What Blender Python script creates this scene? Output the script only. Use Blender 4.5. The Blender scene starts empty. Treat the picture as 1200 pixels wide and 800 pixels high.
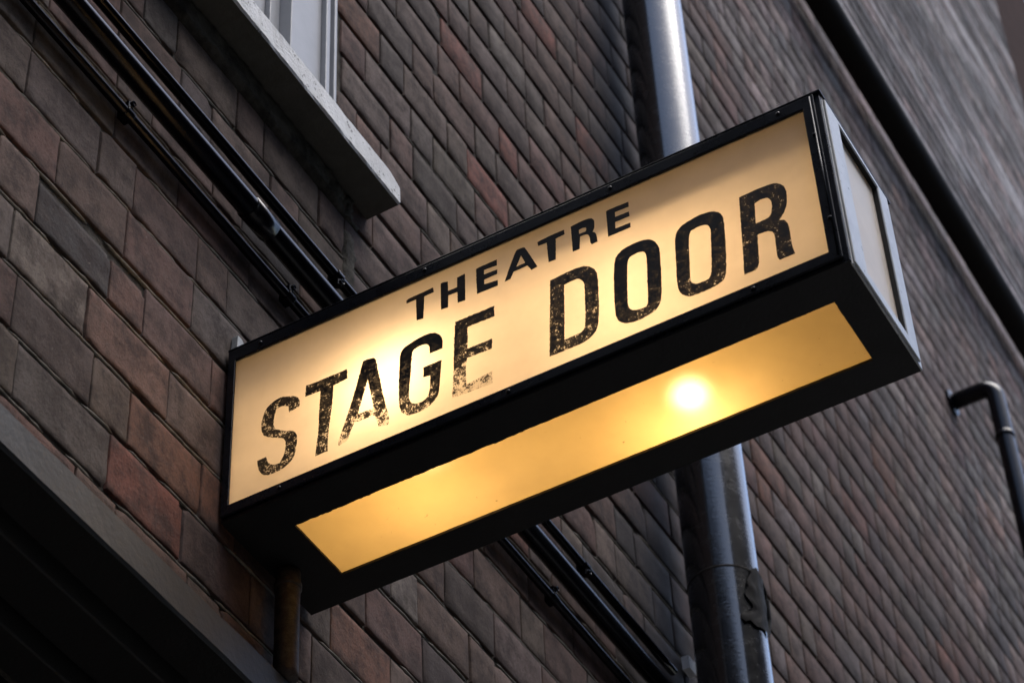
import bpy, bmesh, math, random
import numpy as np
from mathutils import Vector, Matrix, noise

R = math.radians
random.seed(7)
scene = bpy.context.scene
COL = scene.collection

# ------------------------------------------------------------------ helpers
def link(name, me, mat=None, parent=None):
    o = bpy.data.objects.new(name, me)
    COL.objects.link(o)
    if mat is not None:
        for m in (mat if isinstance(mat, (list, tuple)) else [mat]):
            me.materials.append(m)
    if parent is not None:
        o.parent = parent
    return o

def obj(name, bm, mat, parent=None, smooth=False, bevel=0.0, seg=2):
    me = bpy.data.meshes.new(name)
    bmesh.ops.recalc_face_normals(bm, faces=bm.faces)
    bm.to_mesh(me); bm.free()
    o = link(name, me, mat, parent)
    if smooth:
        me.polygons.foreach_set('use_smooth', [True] * len(me.polygons))
    if bevel > 0:
        b = o.modifiers.new('bevel', 'BEVEL'); b.width = bevel; b.segments = seg
        b.limit_method = 'ANGLE'; b.angle_limit = R(40)
        b.harden_normals = False
    return o

def sheet(name, pts, normal, mat, parent):
    a, b2, c = (Vector(p) for p in pts[:3])
    if (b2 - a).cross(c - b2).dot(Vector(normal)) < 0: pts = pts[::-1]
    me = bpy.data.meshes.new(name); me.from_pydata([tuple(p) for p in pts], [], [tuple(range(len(pts)))])
    return link(name, me, mat, parent)

def tag(o, label=None, cat=None, group=None, kind=None):
    if label: o['label'] = label
    if cat: o['category'] = cat
    if group: o['group'] = group
    if kind: o['kind'] = kind
    return o

def thing(name, label, cat, loc=(0, 0, 0), group=None):
    o = bpy.data.objects.new(name, None); COL.objects.link(o)
    o.empty_display_size = 0.1
    o.location = loc
    return tag(o, label, cat, group)

def box(bm, x0, x1, y0, y1, z0, z1):
    v = [bm.verts.new(p) for p in ((x0,y0,z0),(x1,y0,z0),(x1,y1,z0),(x0,y1,z0),(x0,y0,z1),(x1,y0,z1),(x1,y1,z1),(x0,y1,z1))]
    return [bm.faces.new([v[i] for i in f]) for f in ((0,3,2,1),(4,5,6,7),(0,1,5,4),(1,2,6,5),(2,3,7,6),(3,0,4,7))]

def tube(bm, pts, r, seg=24, cap=True, wob=0.0):
    """round tube along a polyline; r is a number or a list"""
    pts = [Vector(p) for p in pts]; n = len(pts)
    rr = r if isinstance(r, (list, tuple)) else [r] * n
    rings = []; up = None
    for i, p in enumerate(pts):
        t = (pts[min(i+1, n-1)] - pts[max(i-1, 0)]).normalized()
        if up is None:
            a = Vector((0, 0, 1)) if abs(t.z) < .9 else Vector((0, 1, 0))
            up = t.cross(a).normalized()
        up = (up - t * up.dot(t)).normalized(); w = t.cross(up)
        ring = []
        for k in range(seg):
            a = 2 * math.pi * k / seg
            d = up * math.cos(a) + w * math.sin(a)
            q = p + d * rr[i]
            if wob: q += d * wob * noise.noise(q * 9)
            ring.append(bm.verts.new(q))
        rings.append(ring)
    for a, b in zip(rings, rings[1:]):
        for k in range(seg):
            bm.faces.new((a[k], a[(k+1) % seg], b[(k+1) % seg], b[k]))
    if cap:
        bm.faces.new(rings[0][::-1]); bm.faces.new(rings[-1])

def BM(): return bmesh.new()

# ------------------------------------------------------------------ materials
class NT:
    def __init__(s, name):
        s.m = bpy.data.materials.new(name); s.m.use_nodes = True
        s.t = s.m.node_tree; s.t.nodes.clear()
        s.out = s.n('ShaderNodeOutputMaterial')
    def n(s, kind, **kw):
        nd = s.t.nodes.new(kind)
        for k, v in kw.items(): setattr(nd, k, v)
        return nd
    def l(s, a, b): s.t.links.new(a, b)
    def val(s, sock, v):
        if hasattr(v, 'is_output'): s.l(v, sock)
        else: sock.default_value = v
    def obj(s, scale=(1, 1, 1)):
        c = s.n('ShaderNodeTexCoord'); m = s.n('ShaderNodeMapping')
        m.inputs['Scale'].default_value = scale
        s.l(c.outputs['Object'], m.inputs['Vector']); return m.outputs[0]
    def noise(s, scale, detail=4, rough=.55, vec=None, sc=(1, 1, 1), dist=0):
        t = s.n('ShaderNodeTexNoise'); t.inputs['Scale'].default_value = scale
        t.inputs['Detail'].default_value = detail; t.inputs['Roughness'].default_value = rough
        t.inputs['Distortion'].default_value = dist
        s.l(vec if vec is not None else s.obj(sc), t.inputs['Vector']); return t.outputs['Fac']
    def ramp(s, fac, stops):
        r = s.n('ShaderNodeValToRGB'); e = r.color_ramp.elements
        while len(e) < len(stops): e.new(.5)
        for i, (p, c) in enumerate(stops):
            e[i].position = p; e[i].color = (c, c, c, 1) if isinstance(c, (int, float)) else (*c, 1)
        s.l(fac, r.inputs[0]); return r.outputs['Color']
    def mix(s, fac, a, b, mode='MIX'):
        m = s.n('ShaderNodeMix', data_type='RGBA', blend_type=mode)
        s.val(m.inputs[0], fac)
        s.val(m.inputs[6], a if hasattr(a, 'is_output') else (*a, 1))
        s.val(m.inputs[7], b if hasattr(b, 'is_output') else (*b, 1))
        return m.outputs[2]
    def math(s, op, a, b=None, c=None, clamp=False):
        m = s.n('ShaderNodeMath', operation=op); m.use_clamp = clamp
        for i, v in enumerate((a, b, c)):
            if v is not None: s.val(m.inputs[i], v)
        return m.outputs[0]
    def maprange(s, v, a, b, c=0, d=1):
        m = s.n('ShaderNodeMapRange'); s.val(m.inputs[0], v)
        for i, q in enumerate((a, b, c, d)): m.inputs[i+1].default_value = q
        return m.outputs[0]
    def bump(s, h, strength=.3, dist=.002, normal=None):
        b = s.n('ShaderNodeBump'); b.inputs['Strength'].default_value = strength
        b.inputs['Distance'].default_value = dist; s.l(h, b.inputs['Height'])
        if normal is not None: s.l(normal, b.inputs['Normal'])
        return b.outputs[0]
    def pbsdf(s, col, rough=.5, spec=.5, metal=0, normal=None, coat=0):
        p = s.n('ShaderNodeBsdfPrincipled')
        s.val(p.inputs['Base Color'], col if hasattr(col, 'is_output') else (*col, 1))
        s.val(p.inputs['Roughness'], rough); s.val(p.inputs['Specular IOR Level'], spec)
        s.val(p.inputs['Metallic'], metal); s.val(p.inputs['Coat Weight'], coat)
        if normal is not None: s.l(normal, p.inputs['Normal'])
        return p.outputs[0]
    def done(s, sh): s.l(sh, s.out.inputs['Surface']); return s.m
    def xyz(s):
        c = s.n('ShaderNodeTexCoord'); q = s.n('ShaderNodeSeparateXYZ')
        s.l(c.outputs['Object'], q.inputs[0]); return q.outputs

def mat_brick():
    t = NT('brick')
    at = t.n('ShaderNodeAttribute', attribute_name='bcol')
    v = t.obj()
    big = t.noise(1.3, 4, .6, v); mid = t.noise(16, 7, .72, v); fine = t.noise(210, 5, .75, v)
    flow = t.noise(14, 6, .7, None, (.8, 1, 2.4)); flow2 = t.noise(22, 6, .7, None, (2.5, 1, .5))
    c = t.mix(t.math('MULTIPLY', t.ramp(mid, [(.43, 0), (.60, 1)]), .72), at.outputs['Color'], (.036, .027, .026))
    c = t.mix(t.math('MULTIPLY', t.ramp(flow, [(.5, 0), (.66, 1)]), .30), c, (.115, .088, .078))
    c = t.mix(t.math('MULTIPLY', t.ramp(flow2, [(.52, 0), (.66, 1)]), .35), c, (.030, .024, .021))
    c = t.mix(t.math('MULTIPLY', t.ramp(big, [(.42, 0), (.62, 1)]), .35), c, (.045, .035, .031))
    c = t.mix(t.math('MULTIPLY', t.ramp(fine, [(.54, 0), (.64, 1)]), .40), c, (.022, .019, .018))
    c = t.mix(t.math('MULTIPLY', t.ramp(t.noise(95, 2, .5, v), [(.71, 0), (.75, 1)]), .45), c, (.16, .13, .12))
    X, Y, Z = t.xyz()
    # bluish wet stain on the bricks beside the drainpipe
    wob = t.math('MULTIPLY_ADD', mid, .30, X)
    st = t.math('MULTIPLY', t.maprange(wob, 1.34, 1.58), t.maprange(wob, 1.80, 1.66))
    c = t.mix(t.math('MULTIPLY', st, .85), c, (.034, .034, .040))
    # soot runs high on the wall, streaked sideways
    soot = t.noise(1.0, 5, .65, None, (.55, 1, 3.4)); pale = t.noise(1.3, 5, .65, None, (.5, 1, 4.2))
    up = t.maprange(Z, 4.65, 4.9)
    c = t.mix(t.math('MULTIPLY', t.math('MULTIPLY', up, t.ramp(pale, [(.50, 0), (.60, 1)])), .55), c, (.42, .38, .37))
    c = t.mix(t.math('MULTIPLY', t.math('MULTIPLY', up, t.ramp(soot, [(.49, 0), (.56, 1)])), .75), c, (.018, .015, .015))
    hb = t.math('ADD', t.math('MULTIPLY', t.noise(70, 8, .8, v), 1.0), t.math('MULTIPLY', fine, .5))
    n = t.bump(hb, .8, .0026)
    ro = t.maprange(mid, .3, .7, .72, .95)
    return t.done(t.pbsdf(c, ro, .12, 0, n))

def mat_mortar():
    t = NT('mortar'); v = t.obj()
    a = t.noise(20, 5, .65, v); f = t.noise(240, 4, .7, v)
    c = t.mix(t.ramp(a, [(.35, 0), (.65, 1)]), (.016, .014, .012), (.085, .077, .064))
    n = t.bump(t.math('ADD', f, t.math('MULTIPLY', a, 2)), .8, .004)
    return t.done(t.pbsdf(c, .95, .2, 0, n))

def mat_bead():
    t = NT('mortar_bead'); v = t.obj()
    a = t.noise(26, 5, .65, v); f = t.noise(200, 4, .7, v)
    c = t.mix(t.ramp(a, [(.35, 0), (.65, 1)]), (.09, .084, .072), (.26, .245, .215))
    return t.done(t.pbsdf(c, .9, .2, 0, t.bump(f, .7, .002)))

def mat_gloss(name, col, rough=.2, dirt=.3, dcol=(.05, .05, .048), bumps=.1, bs=220, spec=.5, coat=0):
    t = NT(name); v = t.obj()
    a = t.noise(18, 5, .7, v); b = t.noise(bs, 3, .6, v)
    f = t.math('MULTIPLY', t.ramp(a, [(.45, 0), (.75, 1)]), dirt)
    c = t.mix(f, col, dcol)
    ro = t.math('ADD', rough, t.math('MULTIPLY', f, .5), clamp=True)
    return t.done(t.pbsdf(c, ro, spec, 0, t.bump(b, bumps, .001), coat))

def mat_white(name, col=(.74, .76, .78), dirt=(.22, .22, .22), amt=.5, rough=.5, bscale=160, bst=.4, pit=.67):
    t = NT(name); v = t.obj()
    a = t.noise(9, 6, .7, v); b = t.noise(bscale, 3, .6, v); p = t.noise(85, 3, .6, v)
    c = t.mix(t.math('MULTIPLY', t.ramp(a, [(.4, 0), (.8, 1)]), amt), col, dirt)
    c = t.mix(t.math('MULTIPLY', t.ramp(p, [(pit, 0), (pit+.04, 1)]), .75), c, (.10, .10, .095))
    return t.done(t.pbsdf(c, rough, .35, 0, t.bump(b, bst, .002)))

def mat_panel(name, tint, dif, gl=.09, glass=.10, grough=.35, k=.62, sk=.45):
    """opal plastic: lets the lamp light through, diffusely for the most part"""
    t = NT(name); v = t.obj()
    a = t.noise(7, 5, .6, v, ); s = t.noise(3.5, 4, .6, None, (1, .5, 2))
    sp = t.noise(120, 2, .5, v)
    m = t.ramp(a, [(.35, 1.0), (.8, .80)])
    st = t.ramp(s, [(.3, 1.0), (.75, .86)])
    spk = t.ramp(sp, [(.74, 1.0), (.79, sk)])
    tc = t.mix(1, t.mix(1, t.mix(1, tint, m, 'MULTIPLY'), st, 'MULTIPLY'), spk, 'MULTIPLY')
    dc = t.mix(1, t.mix(1, dif, m, 'MULTIPLY'), spk, 'MULTIPLY')
    tr = t.n('ShaderNodeBsdfTranslucent'); t.l(tc, tr.inputs['Color'])
    d = t.n('ShaderNodeBsdfDiffuse'); t.l(dc, d.inputs['Color'])
    m1 = t.n('ShaderNodeMixShader'); m1.inputs[0].default_value = k
    t.l(d.outputs[0], m1.inputs[1]); t.l(tr.outputs[0], m1.inputs[2])
    rf = t.n('ShaderNodeBsdfRefraction'); rf.inputs['Roughness'].default_value = grough
    rf.inputs['IOR'].default_value = 1.45; rf.inputs['Color'].default_value = (1, .97, .85, 1)
    m2 = t.n('ShaderNodeMixShader'); m2.inputs[0].default_value = glass
    t.l(m1.outputs[0], m2.inputs[1]); t.l(rf.outputs[0], m2.inputs[2])
    g = t.n('ShaderNodeBsdfGlossy'); g.inputs['Roughness'].default_value = .22
    t.l(t.bump(t.noise(4, 1, .5, v), .03, .01), g.inputs['Normal'])
    m3 = t.n('ShaderNodeMixShader'); lw = t.n('ShaderNodeFresnel'); lw.inputs['IOR'].default_value = 1.4
    t.l(t.math('MULTIPLY', lw.outputs[0], gl * 8), m3.inputs[0])
    t.l(m2.outputs[0], m3.inputs[1]); t.l(g.outputs[0], m3.inputs[2])
    return t.done(m3.outputs[0])

def mat_letter():
    t = NT('letter_paint'); v = t.obj()
    at = t.n('ShaderNodeAttribute', attribute_name='wear')
    n1 = t.noise(380, 2, .6, v); n2 = t.noise(110, 3, .6, v); n3 = t.noise(800, 1, .5, v)
    w = t.math('MULTIPLY_ADD', n1, .38, t.math('MULTIPLY_ADD', n2, .42, t.math('MULTIPLY', n3, .20)))
    w = t.math('MULTIPLY_ADD', t.math('SUBTRACT', w, .5), 2.6, .5)
    thr = t.math('SUBTRACT', .98, t.math('MULTIPLY', at.outputs['Fac'], .62))
    hole = t.maprange(t.math('SUBTRACT', w, thr), -.02, .04)
    thin = t.maprange(t.math('SUBTRACT', w, thr), -.35, .0)
    p = t.pbsdf(t.mix(thin, (.006, .006, .006), (.045, .028, .014)), .45, .4)
    tr = t.n('ShaderNodeBsdfTransparent')
    m = t.n('ShaderNodeMixShader')
    t.l(t.math('MULTIPLY_ADD', thin, .05, t.math('MULTIPLY', hole, .75), clamp=True), m.inputs[0])
    t.l(p, m.inputs[1]); t.l(tr.outputs[0], m.inputs[2])
    return t.done(m.outputs[0])

def mat_emit(name, col, s):
    t = NT(name); e = t.n('ShaderNodeEmission')
    e.inputs['Color'].default_value = (*col, 1); e.inputs['Strength'].default_value = s
    return t.done(e.outputs[0])

def mat_plain(name, col, rough=.8, amt=.3, scale=12, spec=.3, bst=.3):
    t = NT(name); v = t.obj(); a = t.noise(scale, 6, .65, v)
    c = t.mix(a, tuple(q * (1 - amt) for q in col), tuple(min(1, q * (1 + amt)) for q in col))
    return t.done(t.pbsdf(c, rough, spec, 0, t.bump(t.noise(scale * 9, 4, .65, v), bst, .003)))

def mat_rust():
    t = NT('rusty_paint'); v = t.obj()
    a = t.noise(55, 6, .75, v); b = t.noise(14, 4, .6, None, (1, 1, .5))
    c = t.mix(t.ramp(b, [(.42, 0), (.58, 1)]), (.014, .012, .010), (.038, .021, .014))
    c = t.mix(t.ramp(a, [(.45, 0), (.7, 1)]), c, (.07, .052, .038))
    return t.done(t.pbsdf(c, .7, .4, 0, t.bump(a, .7, .002)))

def mat_drain():
    t = NT('drainpipe_black_gloss'); v = t.obj()
    sag = t.noise(60, 3, .6, None, (1, 1, 4.5)); f = t.noise(420, 2, .5, v)
    d = t.noise(30, 5, .7, v)
    c = t.mix(t.math('MULTIPLY', t.ramp(d, [(.5, 0), (.8, 1)]), .35), (.004, .0045, .006), (.03, .03, .03))
    n = t.bump(t.math('ADD', t.math('MULTIPLY', sag, 1.0), t.math('MULTIPLY', f, .05)), .22, .0011)
    p = t.pbsdf(c, t.maprange(d, .3, .7, .18, .32), .25, 0, n, .85)
    p.node.inputs['Coat IOR'].default_value = 1.6; p.node.inputs['Coat Roughness'].default_value = .05
    t.l(n, p.node.inputs['Coat Normal'])
    return t.done(p)

BRICK = mat_brick(); MORTAR = mat_mortar(); BEAD = mat_bead()
BLACK = mat_gloss('black_gloss_paint', (.004, .006, .011), .27, .25, (.016, .019, .026), .12, 150, .28)
BLACKM = mat_gloss('black_satin_paint', (.008, .008, .008), .5, .4, (.022, .02, .017), .3, 180, .3)
TUBE = mat_gloss('black_conduit_enamel', (.003, .003, .005), .19, .15, (.010, .010, .011), .12, 250, .22)
CASTIRON = mat_gloss('old_black_paint', (.012, .010, .009), .75, .5, (.030, .026, .021), .4, 120, .12)
DRAIN = mat_drain()
WHITE = mat_white('white_window_paint', (.36, .37, .39), (.22, .23, .24), .45, .38, 60, .12, .76)
SILLW = mat_white('white_masonry_paint', (.72, .73, .75), (.30, .30, .29), .6, .85, 170, 1.0, .63)
SILLG = mat_plain('grey_sill_soffit', (.105, .10, .085), .95, .45, 16, .2, .6)
ENDP = mat_white('pale_worn_frame', (.64, .655, .66), (.20, .21, .22), .7, .32, 60, .2, .66)  # end frame tone, paler than the casing, with worn pits
PANEL = mat_panel('opal_panel', (.95, .86, .75), (.70, .67, .64), .09, .0, .3, .58, 1.0)
PANELB = mat_panel('amber_panel', (.56, .42, .18), (.30, .26, .16), .05, .045, .55, .66)
PANELE = mat_panel('end_opal_panel', (.35, .32, .28), (.93, .88, .82), .05, .0, .3, .10)
LETTER = mat_letter()
HOLDER = mat_plain('lamp_holder', (.5, .45, .38))
LINER = mat_plain('white_liner', (.62, .60, .56), .8, .04)
LEAD = mat_plain('grey_lead_paint', (.017, .019, .022), .6, .35, 10, .4, .25)
WOODD = mat_plain('door_frame_and_soffit_shade', (.007, .006, .005), .6, .4, 18, .4, .25)
RUST = mat_rust()
GALV = mat_plain('galvanised_steel', (.30, .32, .34), .45, .5, 120, .5, .6)
GLASSD = mat_gloss('dark_window_glass', (.10, .11, .12), .05, .2, (.12, .12, .12), .02, 20)
ASPH = mat_plain('asphalt', (.05, .05, .05), .9, .3, 3)
FAR = mat_plain('far_brick', (.032, .018, .015), 1.0, .6, 6, .03)
OPP = mat_plain('soot_black_brick', (.045, .038, .034), .9, .4, 5)
ROOF = mat_plain('slate', (.05, .052, .06), .6, .3, 5)
TAPE = mat_gloss('black_tape', (.003, .003, .004), .75, .2, (.008, .008, .008), .3, 90, .12)
CREAM = mat_plain('cream_render', (.55, .54, .52), .85, .1, 3)
GLYPHS = [
    ('S', [[(-0.1101, 0.1849), (-0.1199, 0.1784), (-0.1248, 0.1692), (-0.124, 0.1581), (-0.1075, 0.1549), (-0.1061, 0.1671), (-0.0947, 0.1737), (-0.0864, 0.1715), (-0.083, 0.1574), (-0.0824, 0.1426), (-0.0855, 0.1341), (-0.0934, 0.1281), (-0.1026, 0.122), (-0.1157, 0.1165), (-0.1205, 0.1087), (-0.122, 0.0991), (-0.1211, 0.0818), (-0.1169, 0.0647), (-0.1044, 0.0553), (-0.0918, 0.0527), (-0.0738, 0.0534), (-0.0638, 0.0632), (-0.0592, 0.0751), (-0.058, 0.089), (-0.0721, 0.0894), (-0.0751, 0.0777), (-0.0836, 0.0683), (-0.0939, 0.0671), (-0.1008, 0.077), (-0.1035, 0.0904), (-0.1032, 0.1024), (-0.1009, 0.1085), (-0.0925, 0.1145), (-0.0693, 0.1274), (-0.0632, 0.1401), (-0.0623, 0.1511), (-0.063, 0.1614), (-0.0676, 0.1789), (-0.0773, 0.1878), (-0.0903, 0.1919)]]),
    ('T', [[(-0.1342, 0.1926), (-0.1412, 0.1909), (-0.2006, 0.1898), (-0.2015, 0.1718), (-0.179, 0.1697), (-0.1779, 0.1489), (-0.1769, 0.1314), (-0.1734, 0.1032), (-0.1712, 0.0748), (-0.171, 0.0515), (-0.1514, 0.0517), (-0.1528, 0.0706), (-0.1557, 0.0942), (-0.1564, 0.1327), (-0.1579, 0.1698), (-0.133, 0.1718)]]),
    ('A', [[(-0.2252, 0.1905), (-0.2291, 0.1927), (-0.242, 0.1903), (-0.2459, 0.1875), (-0.2516, 0.152), (-0.2578, 0.1107), (-0.2685, 0.0586), (-0.2638, 0.0524), (-0.2507, 0.0575), (-0.2444, 0.081), (-0.2127, 0.0827), (-0.2014, 0.0549), (-0.1881, 0.0529), (-0.1874, 0.0606), (-0.2036, 0.1079), (-0.2194, 0.1647)], [(-0.2336, 0.1536), (-0.2429, 0.0949), (-0.2181, 0.0961)]]),
    ('G', [[(-0.2844, 0.1736), (-0.2892, 0.1827), (-0.3014, 0.1872), (-0.3158, 0.1901), (-0.3318, 0.1906), (-0.3428, 0.1844), (-0.3498, 0.1748), (-0.3515, 0.1654), (-0.3509, 0.151), (-0.331, 0.1518), (-0.3307, 0.1667), (-0.3257, 0.1724), (-0.3188, 0.1741), (-0.3076, 0.173), (-0.3037, 0.1673), (-0.3014, 0.1339), (-0.2988, 0.1049), (-0.297, 0.087), (-0.3, 0.0762), (-0.3077, 0.0697), (-0.3186, 0.0686), (-0.3264, 0.0728), (-0.3298, 0.0853), (-0.3309, 0.1103), (-0.3203, 0.1128), (-0.3206, 0.1309), (-0.3488, 0.1303), (-0.3474, 0.1101), (-0.3456, 0.096), (-0.3444, 0.0741), (-0.3386, 0.0622), (-0.3261, 0.0537), (-0.3106, 0.0523), (-0.2966, 0.0538), (-0.2873, 0.0628), (-0.2822, 0.0759), (-0.2823, 0.1247), (-0.2835, 0.1509)]]),
    ('E', [[(-0.3714, 0.1906), (-0.4319, 0.1892), (-0.4315, 0.1692), (-0.3906, 0.1709), (-0.3888, 0.1304), (-0.4265, 0.1295), (-0.4252, 0.1112), (-0.3879, 0.1137), (-0.385, 0.1001), (-0.3849, 0.0653), (-0.4243, 0.0704), (-0.424, 0.0482), (-0.363, 0.0516), (-0.3668, 0.1001), (-0.3672, 0.1264)]]),
    ('D', [[(-0.5172, 0.1911), (-0.5255, 0.1918), (-0.553, 0.1934), (-0.5665, 0.1915), (-0.577, 0.1853), (-0.5844, 0.1749), (-0.5869, 0.1631), (-0.5865, 0.1271), (-0.5833, 0.0814), (-0.5788, 0.0637), (-0.5681, 0.0544), (-0.5547, 0.0516), (-0.5308, 0.0519), (-0.509, 0.0524), (-0.5125, 0.116), (-0.5149, 0.149)], [(-0.5374, 0.1713), (-0.5421, 0.1722), (-0.5558, 0.1726), (-0.5623, 0.1687), (-0.5671, 0.1584), (-0.5661, 0.1314), (-0.5634, 0.082), (-0.5602, 0.0743), (-0.5547, 0.0716), (-0.532, 0.0713), (-0.535, 0.1209)]]),
    ('O', [[(-0.6124, 0.1733), (-0.6161, 0.1834), (-0.6247, 0.1898), (-0.6343, 0.1925), (-0.6531, 0.1924), (-0.6661, 0.1878), (-0.6746, 0.1777), (-0.6786, 0.1622), (-0.6778, 0.1384), (-0.6767, 0.1116), (-0.6736, 0.0728), (-0.6697, 0.0616), (-0.6626, 0.0547), (-0.6493, 0.051), (-0.6336, 0.0504), (-0.6195, 0.0543), (-0.6105, 0.0635), (-0.6068, 0.0772), (-0.6076, 0.1054), (-0.609, 0.1388)], [(-0.6313, 0.1644), (-0.6353, 0.1709), (-0.6488, 0.1727), (-0.6565, 0.1691), (-0.6592, 0.1592), (-0.6558, 0.1062), (-0.6544, 0.0749), (-0.6508, 0.0691), (-0.6429, 0.0687), (-0.6327, 0.0716), (-0.6274, 0.0778), (-0.6257, 0.0871), (-0.6282, 0.1282)]]),
    ('O', [[(-0.7017, 0.1702), (-0.706, 0.1819), (-0.7127, 0.187), (-0.7218, 0.1901), (-0.7395, 0.1931), (-0.7565, 0.1899), (-0.7668, 0.1823), (-0.7714, 0.1714), (-0.7716, 0.1549), (-0.7694, 0.114), (-0.7652, 0.0685), (-0.761, 0.0583), (-0.7521, 0.0538), (-0.7351, 0.0522), (-0.7134, 0.053), (-0.7043, 0.0596), (-0.6977, 0.0717), (-0.6968, 0.0906), (-0.6987, 0.1215), (-0.7001, 0.1531)], [(-0.7207, 0.161), (-0.7248, 0.1702), (-0.7362, 0.1725), (-0.7482, 0.169), (-0.7521, 0.1595), (-0.7503, 0.1344), (-0.7456, 0.0794), (-0.7406, 0.0711), (-0.7321, 0.0704), (-0.7225, 0.0713), (-0.7169, 0.0763), (-0.7154, 0.0835), (-0.718, 0.1203)]]),
    ('R', [[(-0.7968, 0.193), (-0.8013, 0.1937), (-0.8284, 0.1944), (-0.8476, 0.1921), (-0.8568, 0.1836), (-0.8611, 0.1718), (-0.8612, 0.1586), (-0.859, 0.1435), (-0.8542, 0.1316), (-0.8458, 0.1219), (-0.854, 0.1165), (-0.8572, 0.1057), (-0.8571, 0.0897), (-0.8567, 0.0678), (-0.8593, 0.0512), (-0.8381, 0.0515), (-0.8353, 0.0571), (-0.8356, 0.0734), (-0.8365, 0.0967), (-0.8347, 0.1057), (-0.8282, 0.1111), (-0.8139, 0.1119), (-0.8121, 0.0866), (-0.8106, 0.059), (-0.8045, 0.0514), (-0.7883, 0.0519), (-0.7905, 0.0797), (-0.7933, 0.1327), (-0.7953, 0.1707)], [(-0.8167, 0.1698), (-0.8258, 0.1727), (-0.8341, 0.1711), (-0.8388, 0.1635), (-0.8393, 0.1533), (-0.837, 0.14), (-0.8321, 0.134), (-0.8236, 0.1331), (-0.8139, 0.1331)]]),
    ('T', [[(-0.2959, 0.273), (-0.3001, 0.275), (-0.3208, 0.2754), (-0.3386, 0.2759), (-0.3398, 0.2661), (-0.3243, 0.2657), (-0.3234, 0.2414), (-0.3223, 0.2236), (-0.3116, 0.2255), (-0.3113, 0.2479), (-0.3112, 0.2666), (-0.2962, 0.2666)]]),
    ('H', [[(-0.3507, 0.2765), (-0.3526, 0.2778), (-0.3619, 0.275), (-0.3621, 0.2562), (-0.3762, 0.2559), (-0.3767, 0.2745), (-0.3893, 0.2755), (-0.389, 0.2519), (-0.3882, 0.2235), (-0.3763, 0.225), (-0.3763, 0.2461), (-0.3621, 0.247), (-0.3612, 0.2244), (-0.3501, 0.2258), (-0.3503, 0.2499)]]),
    ('E', [[(-0.4067, 0.2747), (-0.4101, 0.2759), (-0.4395, 0.2758), (-0.4391, 0.2642), (-0.4189, 0.266), (-0.4186, 0.2576), (-0.4391, 0.2562), (-0.4388, 0.2476), (-0.4186, 0.2472), (-0.4183, 0.2385), (-0.4394, 0.235), (-0.4389, 0.2244), (-0.4065, 0.2257), (-0.4064, 0.2493)]]),
    ('A', [[(-0.4688, 0.2762), (-0.4716, 0.2775), (-0.4816, 0.2765), (-0.4837, 0.2733), (-0.5, 0.2279), (-0.4909, 0.226), (-0.4852, 0.238), (-0.4638, 0.2376), (-0.4584, 0.2263), (-0.4494, 0.2261), (-0.4576, 0.2487)], [(-0.4764, 0.2626), (-0.482, 0.2456), (-0.4683, 0.2451)]]),
    ('T', [[(-0.5022, 0.2748), (-0.5063, 0.2754), (-0.5244, 0.2768), (-0.5434, 0.2761), (-0.5437, 0.2669), (-0.5302, 0.266), (-0.5294, 0.2471), (-0.5279, 0.226), (-0.5171, 0.2267), (-0.5165, 0.2474), (-0.5162, 0.2657), (-0.5031, 0.2666)]]),
    ('R', [[(-0.5538, 0.2764), (-0.5569, 0.277), (-0.5714, 0.2781), (-0.5803, 0.2772), (-0.5863, 0.2746), (-0.589, 0.2691), (-0.5892, 0.2619), (-0.5883, 0.2532), (-0.5854, 0.2483), (-0.5901, 0.2433), (-0.5908, 0.2355), (-0.5915, 0.2254), (-0.5829, 0.2249), (-0.5806, 0.2292), (-0.5804, 0.2391), (-0.579, 0.2456), (-0.5757, 0.2487), (-0.5663, 0.2494), (-0.5644, 0.2262), (-0.5538, 0.2264), (-0.5538, 0.2496)], [(-0.5653, 0.2628), (-0.5704, 0.2641), (-0.5757, 0.2622), (-0.5764, 0.2576), (-0.5752, 0.2548), (-0.5654, 0.2553)]]),
    ('E', [[(-0.6075, 0.276), (-0.6097, 0.2771), (-0.6416, 0.2757), (-0.6413, 0.2658), (-0.6205, 0.2668), (-0.6202, 0.2577), (-0.6409, 0.2566), (-0.6409, 0.2473), (-0.6194, 0.2476), (-0.619, 0.2355), (-0.6409, 0.2345), (-0.6411, 0.2252), (-0.6072, 0.2257), (-0.6075, 0.2538)]]),
]

# ------------------------------------------------------------------ camera
cam_d = bpy.data.cameras.new('camera'); cam = bpy.data.objects.new('camera', cam_d); COL.objects.link(cam)
CR = [[0.48947233392605194, -0.871168630925353, -0.03849741306412082],
      [0.6061873208931752, 0.3716627572409309, -0.703138483421597],
      [0.626860244639376, 0.32083019086693626, 0.7100100156469251]]
CP = Vector((-2.164817, -1.564717, -2.345826))
m = Matrix(((CR[0][0], -CR[1][0], -CR[2][0]), (CR[0][1], -CR[1][1], -CR[2][1]), (CR[0][2], -CR[1][2], -CR[2][2])))
cam.matrix_world = Matrix.Translation(CP) @ m.to_4x4()
cam_d.sensor_width = 36.0; cam_d.lens = 3083.98 / 1200 * 36
cam_d.clip_start = .05; cam_d.clip_end = 500
cam_d.dof.use_dof = True; cam_d.dof.focus_distance = 3.75; cam_d.dof.aperture_fstop = 9.5
scene.camera = cam
def to_px(x, y, z):
    d = (x - CP.x, y - CP.y, z - CP.z)
    q = [sum(CR[i][k] * d[k] for k in range(3)) for i in range(3)]
    if q[2] < .1: return (1e6, 1e6, q[2])
    return (600 + 3083.98 * q[0] / q[2], 400 + 3083.98 * q[1] / q[2], q[2])

# ------------------------------------------------------------------ the brick building
building = thing('brick_building', 'dark plum brick wall carrying the lit sign, with white window sill at top left', 'building')

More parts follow.
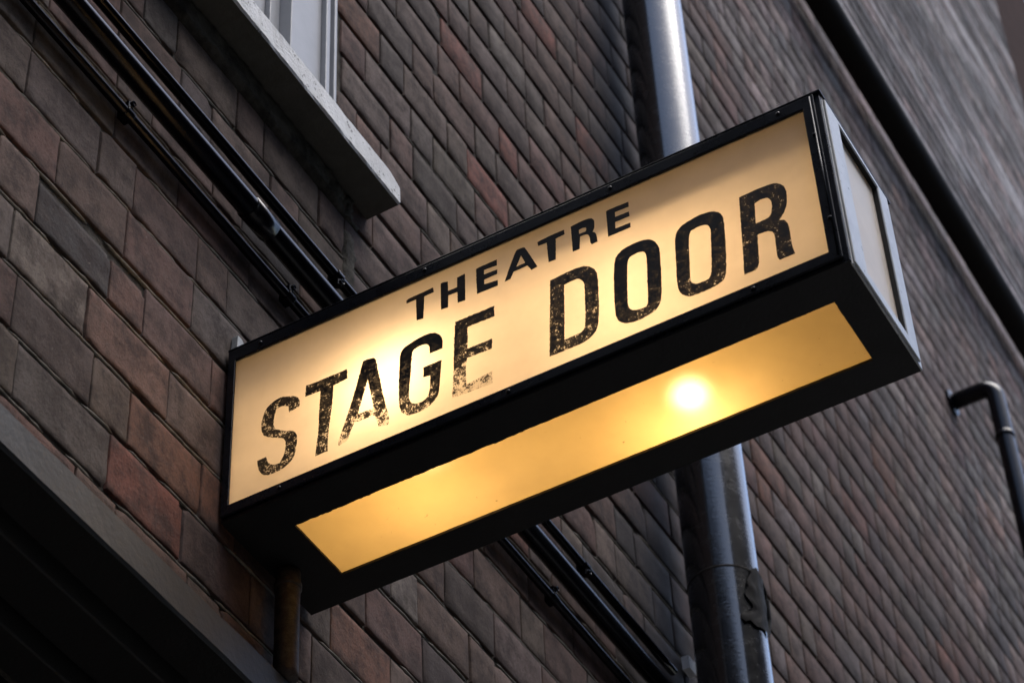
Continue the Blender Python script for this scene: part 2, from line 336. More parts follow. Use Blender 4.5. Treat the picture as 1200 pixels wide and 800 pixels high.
GROUND = -3.95
PITCH = .1036; Z0 = 1.428; JT = .0108
OPEN = [(-1.35, .272, 1.00, 3.3), (-2.6, .72, -3.95, -.245)]    # window, doorway
XE = 6.70; XW = -3.6; ZT = 10.6

def build_bricks():
    rnd = random.Random(11)
    V = []; F = []; Cc = []
    pal = [((.118, .075, .062), 32), ((.136, .077, .063), 24), ((.104, .076, .063), 22), ((.165, .080, .056), 3),
           ((.145, .104, .087), 10), ((.078, .058, .051), 7), ((.112, .092, .083), 7)]
    TINT = [((.165, .080, .054), [(-.113, .026), (-.042, .012), (.339, .03), (.409, 1.467), (2.116, 1.764), (2.164, 1.681), (3.155, 2.529)]),
            ((.19, .068, .050), [(-.141, -.086), (.735, 1.753), (.936, 1.667), (1.352, 2.051), (1.532, 1.177), (1.142, 2.308), (.788, 1.495)]),
            ((.050, .044, .044), [(.176, .67), (1.503, 2.539), (1.355, 1.0), (1.178, .724), (.082, .195), (-.309, .21)]),
            ((.17, .14, .12), [(.504, .229), (2.779, 2.003), (2.531, 2.045), (-.39, .12), (.926, 2.014)])]
    cols = [p for p, w in pal]; ws = [w for p, w in pal]
    beads = []
    k0 = int((GROUND - Z0) / PITCH) - 1; k1 = int((ZT - Z0) / PITCH)
    for k in range(k0, k1):
        za = Z0 + k * PITCH; zb = za + PITCH
        if za < -4.4: continue
        # Flemish bond, a stretcher and a header in turn, with slack
        ctr = (.482 if k % 2 == 0 else .60) + rnd.uniform(-.022, .022)
        x = ctr - .041 - .2418 * 20
        zj = rnd.uniform(-.0015, .0015)
        if k % 7 == 3 or (k < -8 and k % 2): stretch_only = True
        else: stretch_only = False
        h = True
        while x < XE:
            w = (.0818 if h else .160) + rnd.uniform(-.004, .004)
            if stretch_only: w = rnd.choice((.160, .160, .19)) + rnd.uniform(-.008, .008)
            xa, xb = x, min(x + w, XE); x += w; h = not h
            if xb < XW or xb - xa < .03: continue
            c0 = (xa + xb) / 2; zc = (za + zb) / 2
            u, v, dd = to_px(c0, 0, zc)
            view = -700 < u < 1900 and -700 < v < 1500 and dd > 0
            if not view: continue
            skip = False
            for (a, b, c, d) in OPEN:
                if xb > a + .01 and xa < b - .01 and zb > c + .02 and za < d - .02:
                    if xa >= b - .03 or xb <= a + .03: continue
                    if xb > b + .03: xa = b + .006
                    elif xa < a - .03: xb = a - .006
                    else: skip = True
                    break
            if skip: continue
            inview = -60 < u < 1260 and -60 < v < 860
            near = inview and dd < 5.2
            nx, nz = (22, 12) if near and dd < 4.0 else ((10, 6) if near else (3, 2))
            j = JT * (1.0 if dd < 4 else 1.25)
            jv = j * ((.32 if za < 1.0 and xa < 1.2 else .42) if near else .6)
            a0, b0 = xa + jv/2 + rnd.uniform(-.0014, .0012), xb - jv/2 + rnd.uniform(-.0012, .0014)
            c1, d1 = za + j/2 + zj + rnd.uniform(-.001, .001), zb - j/2 + zj + rnd.uniform(-.001, .001)
            if k == -12 and -.47 < c0 < -.12: d1 -= .017     # joint with the mortar gone
            if b0 - a0 < .015: continue
            off = rnd.uniform(-.0010, .0010)
            tx = rnd.uniform(-.003, .003); tz = rnd.uniform(-.010, .010)
            e = .0011
            xs = [a0, a0 + e] + [a0 + e + (b0 - a0 - 2*e) * i / (nx - 2) for i in range(1, nx - 2)] + [b0 - e, b0]
            zs = [c1, c1 + e] + [c1 + e + (d1 - c1 - 2*e) * i / (nz - 2) for i in range(1, nz - 2)] + [d1 - e, d1]
            if nx == 3: xs = [a0, a0 + e, b0 - e, b0]
            if nz == 2: zs = [c1, c1 + e, d1 - e, d1]
            NX, NZ = len(xs), len(zs); base = len(V)
            seed = rnd.uniform(0, 900)
            chipx, chipz = rnd.choice((a0, b0)), rnd.choice((c1, d1))
            chip = rnd.random() < .38; cr = rnd.uniform(.004, .012)
            for jz, z in enumerate(zs):
                for ix, xx in enumerate(xs):
                    y = off + tx * (xx - c0) + tz * (z - zc)
                    dx = dz = 0
                    bord = ix in (0, NX-1) or jz in (0, NZ-1)
                    if bord: y += .0007
                    if near:
                        p = Vector((xx * 38 + seed, z * 38, 0)); q = noise.noise(p)
                        y += q * .0006 + noise.noise(p * 2.6) * .0004
                        g = noise.noise(p * 1.7 + Vector((5, 9, 2))) * .0015 + noise.noise(p * 4.1) * .0008
                        if ix in (0, NX-1): dx = g
                        if jz in (0, NZ-1): dz = g
                        if chip:
                            dist = math.hypot(xx - chipx, z - chipz)
                            if dist < cr: y += (1 - dist / cr) * .006
                    V.append((xx + dx, y, z + dz))
            for jz in range(NZ - 1):
                for ix in range(NX - 1):
                    i = base + jz * NX + ix
                    F.append((i, i + 1, i + 1 + NX, i + NX))
            # skirt into the mortar
            ring = [base + i for i in range(NX)] + [base + NX * jz + NX - 1 for jz in range(1, NZ)] + \
                   [base + NX * (NZ-1) + i for i in range(NX - 2, -1, -1)] + [base + NX * jz for jz in range(NZ - 2, 0, -1)]
            rb = len(V)
            for i in ring: V.append((V[i][0], .022, V[i][2]))
            nr = len(ring)
            for i in range(nr): F.append((ring[i], rb + i, rb + (i + 1) % nr, ring[(i + 1) % nr]))
            nf = (NX - 1) * (NZ - 1) + nr
            c = cols[rnd.choices(range(len(cols)), ws)[0]]
            g = rnd.uniform(.82, 1.15)
            c = tuple(min(1, q * g * rnd.uniform(.95, 1.05)) for q in c)
            for tc, pl in TINT:
                if any(xa <= px <= xb and za <= pz <= zb for px, pz in pl): c = tc
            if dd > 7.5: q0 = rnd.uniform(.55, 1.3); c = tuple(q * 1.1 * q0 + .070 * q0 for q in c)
            Cc.extend([c] * nf)
        u, v, dd = to_px(.3, 0, za)
    me = bpy.data.meshes.new('brick_face')
    me.from_pydata(V, [], F)
    me.polygons.foreach_set('use_smooth', [True] * len(F))
    a = me.attributes.new('bcol', 'FLOAT_COLOR', 'FACE')
    a.data.foreach_set('color', np.array([(*c, 1) for c in Cc], dtype=np.float32).ravel())
    print('bricks verts', len(V))
    o = link('brick_face', me, BRICK, building)
    return o
brick_obj = build_bricks()

# mortar bed behind the bricks (with the holes for window and doorway), real thickness
bm = BM()
def slab(bm, x0, x1, z0, z1, y0=.0046, y1=.30): box(bm, x0, x1, y0, y1, z0, z1)
wx0, wx1, wz0, wz1 = -1.35, .278, .99, 3.3
dx0, dx1, dz1 = -2.6, .72, -.235
slab(bm, XW, XE, wz1, ZT); slab(bm, XW, wx0, dz1, wz1); slab(bm, wx1, XE, dz1, wz1); slab(bm, wx0, wx1, dz1, wz0)
slab(bm, XW, dx0, GROUND, dz1); slab(bm, dx1, XE, GROUND, dz1)

# struck ridges left standing in the bed joints of the lower courses
nslab = len(bm.faces)
rnd = random.Random(5)
for k in range(-16, 1):
    z = Z0 + k * PITCH
    if z < -.16: continue
    x = -.9
    while x < 1.75:
        L = rnd.uniform(.05, .30)
        if rnd.random() < (.94 if z < 1.0 else .6) and not (x < .40 and .90 < z < 3.3):
            pts = []; n = max(3, int(L / .012))
            for i in range(n + 1):
                xx = x + L * i / n
                pts.append((xx, .0028 + .0012 * noise.noise(Vector((xx * 30, z * 9, 1))), z + .0016 * noise.noise(Vector((xx * 22, z * 7, 4)))))
            tube(bm, pts, [.0004] + [0.0029 + .0011 * noise.noise(Vector((p[0] * 60, z, 8))) for p in pts[1:-1]] + [.0004], 6)
        x += L + rnd.uniform(.004, .05)
bm.faces.ensure_lookup_table()
for i, f in enumerate(bm.faces):
    if i >= nslab: f.material_index = 1; f.smooth = True
obj('mortar', bm, [MORTAR, BEAD], building)

# rough mortar patches
def patch(x0, x1, z0, z1, th=.006, mat=MORTAR, dens=90, seed=1):
    bm = BM(); nx = max(3, int((x1-x0)*dens*2)); nz = max(3, int((z1-z0)*dens*2)); g = []
    for j in range(nz + 1):
        row = []
        for i in range(nx + 1):
            fx, fz = i / nx, j / nz
            x = x0 + (x1-x0)*fx; z = z0 + (z1-z0)*fz
            nn = noise.noise(Vector((x * 45, z * 45, seed))) * .6 + noise.noise(Vector((x * 130, z * 130, seed))) * .4
            ed = min(fx, 1-fx, fz, 1-fz) * 4
            y = .010 - min(1, ed * 1.6 + nn * .7) * (th + .010) - nn * .004
            row.append(bm.verts.new((x + .004 * nn, y, z + .004 * nn)))
        g.append(row)
    for j in range(nz):
        for i in range(nx): bm.faces.new((g[j][i], g[j][i+1], g[j+1][i+1], g[j+1][i]))
    return bm
obj('mortar_patch', patch(-.6, .40, .905, .972, .010, seed=9), MORTAR, building, True)
obj('mortar_patch', patch(.30, .345, .70, .90, .003, seed=12), MORTAR, building, True)

# window sill: white face, darker grey underside
bm = BM()
n = 190; prof = [(.06, 1.034), (-.057, 1.0295), (-.0645, 1.024), (-.065, .973), (-.062, .9685), (.02, .967)]
rows = []
for i in range(n + 1):
    x = -1.55 + (1.93 + .000) * i / n
    row = []
    for q, (y, z) in enumerate(prof):
        nn = noise.noise(Vector((x * 26, q * 3.1, 0))) * .0016 + noise.noise(Vector((x * 90, q * 3.1, 2))) * .0012
        if x > .352 and q in (1, 2): z -= (x - .352) * (.50 if q == 2 else .35)
        row.append(bm.verts.new((x, y + nn, z + nn)))
    rows.append(row)
for a, b in zip(rows, rows[1:]):
    for q in range(len(prof) - 1):
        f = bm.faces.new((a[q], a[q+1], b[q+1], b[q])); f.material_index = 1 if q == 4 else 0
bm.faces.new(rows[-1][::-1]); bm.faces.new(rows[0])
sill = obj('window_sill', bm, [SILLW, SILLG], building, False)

# sash window
win = link('window', (lambda bm: (lambda me: (bm.to_mesh(me), bm.free(), me)[2])(bpy.data.meshes.new('window')))(
    (lambda bm: (box(bm, .2375, .2505, -.004, .06, 1.028, 3.28), box(bm, .2515, .2605, .003, .06, 1.028, 3.28), box(bm, .2615, .270, -.006, .06, 1.028, 3.28),
                 box(bm, .1405, .2365, .006, .06, 1.028, 3.28), box(bm, .1345, .1395, .001, .06, 1.028, 3.28),
                 box(bm, -1.33, -1.20, .002, .06, 1.028, 3.28), box(bm, -1.199, .134, .006, .06, 3.16, 3.279), bm)[-1])(BM())), WHITE, building)
b = win.modifiers.new('bevel', 'BEVEL'); b.width = .0018; b.segments = 2
bm = BM()
box(bm, .1035, .1335, .024, .08, 1.028, 3.15)
box(bm, .0420, .1025, .034, .08, 1.028, 3.15); box(bm, .0385, .0415, .029, .075, 1.13, 3.15)
box(bm, -1.19, .0380, .034, .08, 1.028, 1.125); box(bm, -1.19, -1.12, .034, .08, 1.126, 3.15)
box(bm, -1.119, .038, .034, .08, 2.08, 2.13)
obj('sash', bm, WHITE, win, False, .0018)
bm = BM(); box(bm, -1.119, .0378, .052, .056, 1.126, 3.15)
obj('pane', bm, GLASSD, win)
bm = BM(); box(bm, -1.34, .27, .13, .14, 1.0, 3.3)
obj('blind', bm, mat_plain('grey_blind', (.34, .35, .36), .9, .1), win)

# doorway head: grey lead-capped band, stepped dark frame under it
bm = BM()
n = 70; prof = [(.01, -.184), (-.026, -.186), (-.0305, -.190), (-.031, -.2445), (-.027, -.249), (.034, -.249), (.034, -.240)]
rows = []
for i in range(n + 1):
    x = -2.7 + 3.42 * i / n
    rows.append([bm.verts.new((x, y + .0012 * noise.noise(Vector((x * 14, q * 2, 3))), z + .0015 * noise.noise(Vector((x * 11, q * 2, 8))))) for q, (y, z) in enumerate(prof)])
for a, b2 in zip(rows, rows[1:]):
    for q in range(len(prof) - 1): bm.faces.new((a[q], a[q+1], b2[q+1], b2[q])).material_index = 1 if q >= 4 else 0  # underside of the band takes the dark frame colour, painting in its shade
bm.faces.new(rows[-1][::-1]); bm.faces.new(rows[0])
obj('door_head_band', bm, [LEAD, WOODD], building, False)
bm = BM()
box(bm, -2.58, .70, .035, .108, -.283, -.235)
obj('door_frame', bm, WOODD, building, False, .003)
bm = BM()
box(bm, -2.58, .70, .110, .165, -.315, -.20)
obj('door_frame', bm, WOODD, building, False, .003)
bm = BM()
box(bm, -2.58, .70, .24, .28, GROUND, -.22)
obj('stage_door_leaf', bm, WOODD, building)

# ------------------------------------------------------------------ neighbour, street and surroundings
nb = thing('brick_building', 'darker red brick building set back beyond the far end of the wall, top right corner', 'building')
bm = BM(); box(bm, XE + .002, 14, .55, 4, GROUND, 14)
obj('brick_wall', bm, FAR, nb)

bm = BM(); s = 120
v = [bm.verts.new(p) for p in ((-s, -s, GROUND), (s, -s, GROUND), (s, s, GROUND), (-s, s, GROUND))]; bm.faces.new(v)
g = obj('ground', bm, ASPH); tag(g, kind='structure')
bm = BM(); box(bm, -40, 40, -2.6, .0, GROUND + .004, GROUND + .13)
pv = obj('pavement', bm, mat_plain('paving', (.30, .29, .28), .85, .2, 6)); tag(pv, kind='structure')

def blocker_building(x0, x1, y0, y1, z1, label, mat, face='y1'):
    b = thing('light_blocker', label, 'building', ((x0+x1)/2, (y0+y1)/2, GROUND))
    o = Vector(b.location)
    def P(bm, a, c, d, e, f, g2): box(bm, a - o.x, c - o.x, d - o.y, e - o.y, f - o.z, g2 - o.z)
    bm = BM(); P(bm, x0, x1, y0, y1, GROUND, z1); obj('wall', bm, mat, b)
    bm = BM(); P(bm, x0 - .2, x1 + .2, y0 - .2, y1 + .2, z1 + .002, z1 + .25); obj('roof', bm, ROOF, b)
    return b

# ------------------------------------------------------------------ the illuminated sign
L, D, H = .928, .226, .320
sign = thing('theatre_sign', 'lit box sign reading THEATRE STAGE DOOR in worn black letters on glowing cream panels', 'sign')

def ring(bm, axis, a, b, outer, inner, jag=0.0, step=.004, seed=0):
    """flat frame between planes a and b along axis, with a rectangular hole; outer/inner = (u0,u1,v0,v1)"""
    def P(w, u, v):
        return {0: (w, u, v), 1: (u, w, v), 2: (u, v, w)}[axis]
    def side(r, n):
        u0, u1, v0, v1 = r; pts = []
        for (p, q, cnt) in (((u0, v0), (u1, v0), n[0]), ((u1, v0), (u1, v1), n[1]), ((u1, v1), (u0, v1), n[0]), ((u0, v1), (u0, v0), n[1])):
            for i in range(cnt): pts.append((p[0] + (q[0]-p[0]) * i / cnt, p[1] + (q[1]-p[1]) * i / cnt))
        return pts
    n = (1, 1) if not jag else (max(1, int((inner[1]-inner[0]) / step)), max(1, int((inner[3]-inner[2]) / step)))
    O = side(outer, n); I = side(inner, n)
    if jag:
        J = []
        cu, cv = (inner[0]+inner[1])/2, (inner[2]+inner[3])/2
        for (u, v) in I:
            q = noise.noise(Vector((u * 60, v * 60, seed))) + .7 * noise.noise(Vector((u * 210, v * 210, seed)))
            q = max(q, -.3)
            big = 1.0 + 2.2 * max(0, noise.noise(Vector((u * 7, v * 7, seed + 3))))
            du = (-1 if u > cu else 1) if abs(u - inner[0]) < 1e-5 or abs(u - inner[1]) < 1e-5 else 0
            dv = (-1 if v > cv else 1) if abs(v - inner[2]) < 1e-5 or abs(v - inner[3]) < 1e-5 else 0
            loc = 1.0 if (abs(u - inner[0]) < 1e-5 and v > -.48) else .22
            if loc == 1.0: q += .9 * max(0, noise.noise(Vector((v * 150, 3, seed)))) 
            J.append((u + du * q * jag * big * loc, v + dv * q * jag * big * loc))
        I = J
    m = len(O)
    vo = [[bm.verts.new(P(w, *p)) for p in O] for w in (a, b)]
    vi = [[bm.verts.new(P(w, *p)) for p in I] for w in (a, b)]
    for i in range(m):
        k = (i + 1) % m
        for s in (0, 1): bm.faces.new((vo[s][i], vo[s][k], vi[s][k], vi[s][i]))
        bm.faces.new((vo[0][i], vo[0][k], vo[1][k], vo[1][i]))
        bm.faces.new((vi[0][i], vi[0][k], vi[1][k], vi[1][i]))

# casing: edge angles, back, top, wall end
bm = BM()
ring(bm, 0, .0, .006, (-L, -.004, 0, H), (-L + .014, -.012, .010, H - .010))          # front edge of the box
obj('casing_edge', bm, BLACK, sign, False, .0012)
bm = BM()
box(bm, D - .004, D, -L + .003, -.004, .0035, H); obj('back_panel', bm, BLACKM, sign, False, .0012)
bm = BM()
box(bm, .0065, D - .0045, -L + .003, -.004, H - .004, H + .0005)
box(bm, -.004, D + .004, -L - .003, -.004, H + .0006, H + .0036)                     # rain lip
obj('top_panel', bm, BLACK, sign, False, .0008)
bm = BM()
box(bm, .0065, D - .0045, -.009, -.0045, .0035, H - .0045); obj('wall_end_panel', bm, BLACKM, sign)

# hinged front frame, proud of the casing
bm = BM()
ring(bm, 0, -.0045, -.0003, (-L + .007, -.0055, .006, H - .001), (-.9035, -.0175, .0235, .2975))
front = obj('front_frame', bm, BLACK, sign, False, .0014, 3)
bm = BM()
tube(bm, [(-.0052, -L + .012, .012), (-.0052, -L + .012, H - .006)], .0013, 8)
obj('beading', bm, BLACK, front, True)
for (y, z) in ((-.06, .309), (-.33, .309), (-.62, .309), (-.87, .309), (-.914, .24), (-.914, .08), (-.10, .014), (-.45, .014), (-.80, .014)):
    bm = BM(); tube(bm, [(-.0045, y, z), (-.0062, y, z), (-.0068, y, z)], [.0032, .0030, .0014], 10)
    obj('screw', bm, BLACK, front, True)

# panels
fp = sheet('front_panel', [(.003, y, z) for (y, z) in ((-.908, .020), (-.013, .020), (-.013, .301), (-.908, .301))], (-1, 0, 0), PANEL, sign)
bm = BM(); ring(bm, 2, -.0015, .0025, (.0003, D - .0002, -L + .0015, -.0045), (.0555, .1745, -.8815, -.0865), .0018, .004, 5)
obj('bottom_frame', bm, BLACKM, sign)
sheet('bottom_panel', [(x, y, .0045) for (x, y) in ((.045, -.90), (.19, -.90), (.19, -.07), (.045, -.07))], (0, 0, -1), PANELB, sign)
bm = BM(); ring(bm, 1, -L - .0005, -L + .003, (.0065, D + .0005, -.0012, H + .0004), (.0565, .1775, .027, .3045))
ring(bm, 1, -L - .0035, -L - .0007, (.010, D - .010, .004, H - .004), (.0535, .1805, .023, .3085))
ef = obj('end_frame', bm, ENDP, sign, False, .0014, 3)
bm = BM(); box(bm, .1758, .1772, -L - .0028, -L + .0038, .0285, .3030); box(bm, .0580, .1757, -L - .0028, -L + .0038, .3030, .3042)
obj('end_reveal_shade', bm, BLACKM, sign)  # black strips standing in for shade inside the end opening
sheet('end_panel', [(x, -L + .0042, z) for (x, z) in ((.050, .02), (.1840, .02), (.1840, .3090), (.050, .3090))], (0, -1, 0), PANELE, sign)

# white inner lining, open to the three panels
bm = BM()
box(bm, D - .012, D - .0045, -L + .035, -.0095, .012, H - .012)
box(bm, .010, D - .0125, -L + .035, -.0095, H - .011, H - .0045)
box(bm, .010, D - .0125, -.0125, -.0095, .012, H - .0115)
box(bm, .192, D - .0125, -L + .035, -.0130, .008, .011)
obj('liner', bm, LINER, sign)
bm = BM(); box(bm, .053, .150, -L + .03, -.018, .200, .2025); obj('reflector', bm, LINER, sign)
for (bx, by, bz) in ((.090, -.265, .142), (.172, -.628, .105)):
    bm = BM(); tube(bm, [(bx, by, bz + .030), (bx, by, bz + .045), (bx, by, .1995)], [.015, .017, .017], 16)
    obj('lamp_holder', bm, HOLDER, sign, True)
    pl = bpy.data.lights.new('lamp', 'POINT'); pl.energy = .80; pl.color = (1.0, .665, .34); pl.shadow_soft_size = .028 if by > -.4 else .020; pl.use_soft_falloff = False
    po = bpy.data.objects.new('lamp', pl); COL.objects.link(po); po.location = (bx, by, bz); po.parent = sign

# lettering, painted on the front panel (y, z on the panel plane)
WEAR = [  # bottom, middle, top wear for each glyph, in the order of GLYPHS
 (.58, .54, .50), (.56, .46, .38), (.88, .40, .12), (.64, .24, .0), (.98, .44, .28), (.47, .38, .33), (.43, .12, .0), (.45, .27, .05), (.36, .32, .27),
 (.15, .22, .30), (.05, .12, .15), (.05, .05, .15), (0, 0, 0), (0, 0, 0), (0, 0, 0), (0, 0, 0)]
def smooth_poly(P, it=2):
    for _ in range(it):
        Q = []; n = len(P)
        for i in range(n):
            a, b, c = Vector(P[i-1]), Vector(P[i]), Vector(P[(i+1) % n])
            u, w = (b-a), (c-b)
            ang = u.angle(w) if u.length > 1e-6 and w.length > 1e-6 else 0
            if ang > R(52): Q.append(tuple(b))
            else:
                Q.append(tuple(a.lerp(b, .78))); Q.append(tuple(b.lerp(c, .22)))
        P = Q
    return P
def resample(P, step, amp, seed):
    Q = []; n = len(P)
    for i in range(n):
        a, b = Vector(P[i]), Vector(P[(i+1) % n]); L2 = (b-a).length; k = max(1, int(L2 / step))
        nrm = Vector((-(b-a).y, (b-a).x)); nrm = nrm / max(nrm.length, 1e-9)
        for j in range(k):
            p = a.lerp(b, j / k)
            q = noise.noise(Vector((p.x * 260, p.y * 260, seed))) + .8 * noise.noise(Vector((p.x * 700, p.y * 700, seed)))
            Q.append(tuple(p + nrm * q * amp))
    return Q
for gi, (ch, polys) in enumerate(GLYPHS):
    wb, wm, wt = WEAR[gi]
    cu = bpy.data.curves.new('glyph', 'CURVE'); cu.dimensions = '2D'; cu.fill_mode = 'BOTH'
    for P in polys:
        P = smooth_poly(P, 2 if ch in 'SOGDRA' else 1)
        P = resample(P, .0022, .0003 + .0006 * max(wb, wm) * (1 if gi < 9 else .4), gi)
        sp = cu.splines.new('POLY'); sp.points.add(len(P) - 1); sp.use_cyclic_u = True
        for i, p in enumerate(P): sp.points[i].co = (p[0], p[1], 0, 1)
    tmp = bpy.data.objects.new('glyph', cu)
    me0 = bpy.data.meshes.new_from_object(tmp)
    bm = BM(); bm.from_mesh(me0); bpy.data.objects.remove(tmp); bpy.data.meshes.remove(me0); bpy.data.curves.remove(cu)
    zs = [v.co.y for v in bm.verts]; z0, z1 = min(zs), max(zs)
    k = 14
    for i in range(1, k):
        bmesh.ops.bisect_plane(bm, geom=bm.verts[:] + bm.edges[:] + bm.faces[:], plane_co=(0, z0 + (z1-z0) * i / k, 0), plane_no=(0, 1, 0))
    for v in bm.verts: v.co = (.0022, v.co.x, v.co.y)
    bmesh.ops.recalc_face_normals(bm, faces=bm.faces)
    me = bpy.data.meshes.new('letter'); bm.to_mesh(me); bm.free()
    a = me.attributes.new('wear', 'FLOAT', 'POINT')
    W = []
    for v in me.vertices:
        t = (v.co.z - z0) / (z1 - z0)
        W.append(wb + (wm - wb) * t * 2 if t < .5 else wm + (wt - wm) * (t - .5) * 2)
    a.data.foreach_set('value', W)
    o = link('letter', me, LETTER, fp)
    if ch == 'E' and gi == 4: o['label'] = 'letter E with its foot worn away to the cream panel'

# fixing lug on the wall at the top of the sign
bm = BM()
vv = [(.006, .316), (.058, .316), (.052, .331), (.018, .361), (.008, .361)]
fr = [[bm.verts.new((x, y, z)) for x, z in vv] for y in (-.012, -.001)]
bm.faces.new(fr[0]); bm.faces.new(fr[1][::-1])
for i in range(5): bm.faces.new((fr[0][i], fr[0][(i+1) % 5], fr[1][(i+1) % 5], fr[1][i]))
obj('fixing_lug', bm, GALV, sign, False, .001)

# ------------------------------------------------------------------ pipes and conduits
# big glossy drainpipe
dp = thing('drainpipe', 'thick glossy black vertical drainpipe behind the sign', 'pipe', (1.5285, -.1065, GROUND))
ox, oy = 0, 0
bm = BM()
pts = [(0, 0, z) for z in np.arange(0.0, 14.6, .12)]
tube(bm, pts, .0714, 64)
obj('pipe', bm, DRAIN, dp, True)
zc = .925 - GROUND
bm = BM(); tube(bm, [(0, 0, zc - .002), (0, 0, zc), (0, 0, zc + .003), (0, 0, zc + .005)], [.0712, .0719, .0719, .0712], 64)
obj('joint_ring', bm, CASTIRON, dp, True)
bm = BM()   # tape wound round with a loose twist
tube(bm, [(.060, -.045, zc + .02), (.078, -.052, zc + .0), (.088, -.05, zc - .035), (.082, -.045, zc - .075), (.07, -.05, zc - .085)], [.004, .007, .005, .006, .002], 8, wob=.003)
tube(bm, [(.035, -.064, zc + .03), (.05, -.062, zc + .0), (.066, -.05, zc - .02), (.05, -.060, zc - .05)], [.003, .006, .008, .003], 8, wob=.003)
g = []  # torn tape sheet; its lower spread also stands in for a dark reflection
for j in range(19):
    fz = j / 18; row = []
    for i in range(15):
        fa = i / 14
        zz = zc + .012 - .15 * fz
        wl = -112 - 20 * fz - 16 * noise.noise(Vector((fz * 5, 1, 2)))      # left edge drifts down and to the right
        a = R(wl + (-66 - wl) * fa * (1 - .15 * fz))
        rr = .0738 + .0028 * noise.noise(Vector((fa * 6, fz * 7, 3))) + .0012
        row.append(bm.verts.new((rr * math.cos(a), rr * math.sin(a), zz + .008 * noise.noise(Vector((fa * 4, fz * 3, 9))))))
    g.append(row)
for j in range(18):
    for i in range(14): bm.faces.new((g[j][i], g[j][i+1], g[j+1][i+1], g[j+1][i]))
obj('tape', bm, TAPE, dp, True)
for q in (2.2, -1.4):
    bm = BM(); box(bm, -.03, .03, .05, .1065, zc + q, zc + q + .06); obj('standoff', bm, CASTIRON, dp)
bm = BM(); box(bm, -.004, .028, .088, .103, zc - .155, zc - .125)
obj('wall_tag', bm, SILLW, dp)

# three conduits
def conduit(label, y, z, r, clips, bolt_up=True, couplings=()):
    t = thing('conduit', label, 'conduit', (0, y, z), 'black conduits running along the brick wall')
    bm = BM()
    pts = [(x, .0010 * noise.noise(Vector((x * 1.7, z, 0))), .0014 * noise.noise(Vector((x * 1.7, z, 5)))) for x in np.arange(-2.9, 1.47, .05)]
    tube(bm, pts, r, 28); obj('tube', bm, TUBE, t, True)
    for x in couplings:
        bm = BM(); tube(bm, [(x - .03, 0, 0), (x - .029, 0, 0), (x + .029, 0, 0), (x + .03, 0, 0)], [r, r + .0018, r + .0018, r], 28)
        obj('coupling', bm, TUBE, t, True)
    for x in clips:
        bm = BM()
        tube(bm, [(x - .008, 0, 0), (x - .0079, 0, 0), (x + .0079, 0, 0), (x + .008, 0, 0)], [r, r + .002, r + .002, r], 28)
        box(bm, x - .009, x + .009, -.004, -y - .004, -r - .002, r + .002)
        s = 1 if bolt_up else -1
        tube(bm, [(x, -.002, s * (r + .001)), (x, -.002, s * (r + .013))], .0065, 10)
        tube(bm, [(x, -.010, s * (r + .008)), (x, -.0125, s * (r + .008)), (x, .006, s * (r + .008))], [.003, .0045, .0045], 10)
        obj('clip', bm, TUBE, t, False, .0006)
    return t
conduit('lowest of the three black conduits, thin with round bolted clips', -.0150, .5448, .0080, (-.292, .128, .962))
conduit('thickest of the three black conduits, the middle one', -.0305, .6110, .0182, (), couplings=(.02,))
conduit('uppermost of the three black conduits, nearest the window sill', -.0160, .7100, .0088, (.262, 1.095), False)

# rusty stub pipe below the sign
rp = thing('rusty_pipe', 'short rusty brown pipe dropping from the underside of the sign', 'pipe', (.131, -.0275, -.184))
bm = BM(); tube(bm, [(0, 0, z) for z in np.arange(0, .185, .01)], .0172, 28, wob=.001); obj('tube', bm, RUST, rp, True)
bm = BM(); tube(bm, [(0, 0, .150), (0, 0, .152), (0, 0, .158), (0, 0, .160)], [.0175, .0195, .0195, .0175], 28); obj('collar', bm, RUST, rp, True)

# far bent pipe
bp = thing('bent_pipe', 'small black pipe bent out of the far wall and down, right edge', 'pipe', (3.97, 0, 0))
bm = BM()
pts = [(0, .02, 3.485), (0, -.06, 3.488)]
for i in range(9):
    a = R(90) * i / 8
    pts.append((0, -.100 - .048 * math.sin(a), 3.440 + .048 * math.cos(a)))
pts += [(0, -.148, z) for z in (3.35, 3.2, 3.0, 2.6, 2.0, 1.0, -1, GROUND)]
tube(bm, pts, .0285, 24); obj('tube', bm, TUBE, bp, True)
bm = BM(); tube(bm, [(0, -.148, 3.255), (0, -.148, 3.257), (0, -.148, 3.275), (0, -.148, 3.277)], [.0285, .032, .032, .0285], 24)
obj('collar', bm, TUBE, bp, True)
bm = BM(); tube(bm, [(0, -.001, 3.486), (0, -.010, 3.486), (0, -.014, 3.486)], [.046, .046, .034], 20); obj('flange', bm, TUBE, bp)
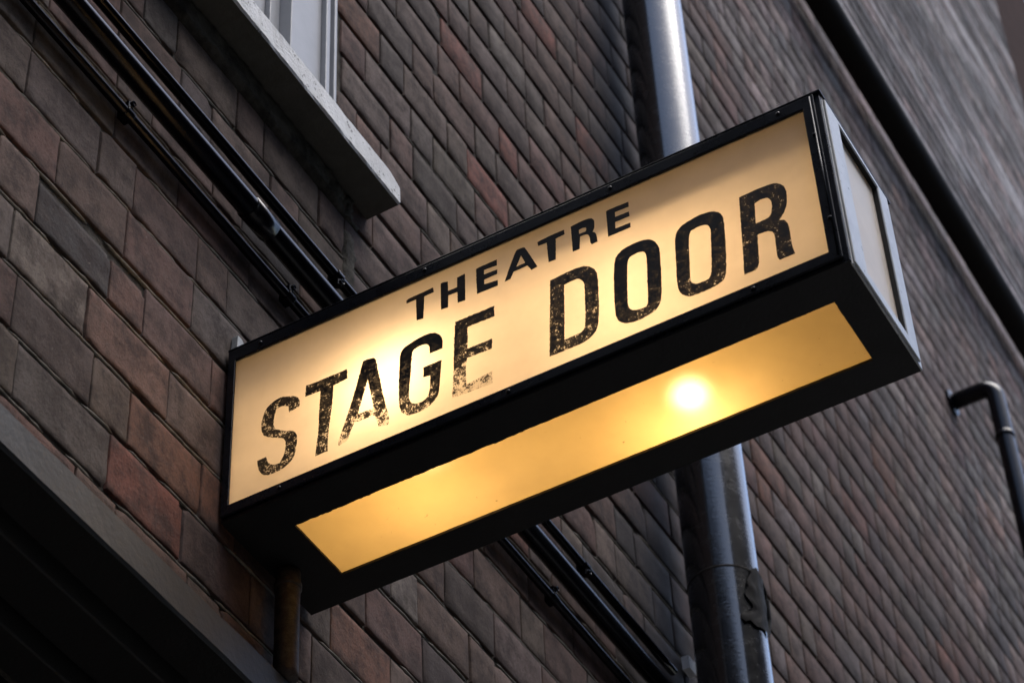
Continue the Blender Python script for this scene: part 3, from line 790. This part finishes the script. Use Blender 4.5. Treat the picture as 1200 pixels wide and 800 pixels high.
# big horizontal pipe high up
hp = thing('horizontal_pipe', 'fat black horizontal pipe crossing the upper brick wall', 'pipe', (0, -.0675, 4.656))
bm = BM(); tube(bm, [(x, 0, 0) for x in np.arange(-3, 6.71, .3)], .0475, 40); obj('tube', bm, CASTIRON, hp, True)
for x in (-.5, 1.6, 5.6):
    bm = BM(); tube(bm, [(x - .025, 0, 0), (x - .0249, 0, 0), (x + .0249, 0, 0), (x + .025, 0, 0)], [.048, .053, .053, .048], 40)
    obj('collar', bm, CASTIRON, hp)

# ------------------------------------------------------------------ unseen blocks added to shade the alley and shape reflections
blocker_building(-9.0, -3.62, -9, 1.0, 5.4, 'unseen dark brick block added behind the camera to cut sky light', OPP)
blocker_building(-1.4, 10, -11, -5.2, 6.3, 'unseen dark brick block added opposite to shade the wall and darken pipe reflections', OPP)

# ------------------------------------------------------------------ light
SUN_EL, SUN_AZ = 70.0, -10.0        # azimuth: degrees from -Y towards +X
w = bpy.data.worlds.new('World'); scene.world = w; w.use_nodes = True
nt = w.node_tree; nt.nodes.clear()
sky = nt.nodes.new('ShaderNodeTexSky'); sky.sky_type = 'NISHITA'; sky.sun_disc = False
d = Vector((math.sin(R(-SUN_AZ)) * math.cos(R(SUN_EL)), -math.cos(R(SUN_AZ)) * math.cos(R(SUN_EL)), math.sin(R(SUN_EL))))
sky.sun_elevation = R(SUN_EL); sky.sun_rotation = math.atan2(d.x, d.y)
sky.air_density = 1.0; sky.dust_density = 1.8; sky.ozone_density = .6
bg = nt.nodes.new('ShaderNodeBackground'); bg.inputs['Strength'].default_value = .15
ow = nt.nodes.new('ShaderNodeOutputWorld')
nt.links.new(sky.outputs[0], bg.inputs['Color']); nt.links.new(bg.outputs[0], ow.inputs['Surface'])
sl = bpy.data.lights.new('sun', 'SUN'); sl.energy = 1.1; sl.angle = R(40); sl.color = (1, .96, .91)
so = bpy.data.objects.new('sun', sl); COL.objects.link(so); so.rotation_euler = d.to_track_quat('Z', 'Y').to_euler(); so.location = (0, -3, 8)

scene.view_settings.view_transform = 'Standard'; scene.view_settings.look = 'None'
scene.view_settings.gamma = 1.0; scene.view_settings.exposure = 1.33; scene.view_settings.use_curve_mapping = False
scene.cycles.max_bounces = 8; scene.cycles.transparent_max_bounces = 8
scene.cycles.sample_clamp_indirect = 3.0
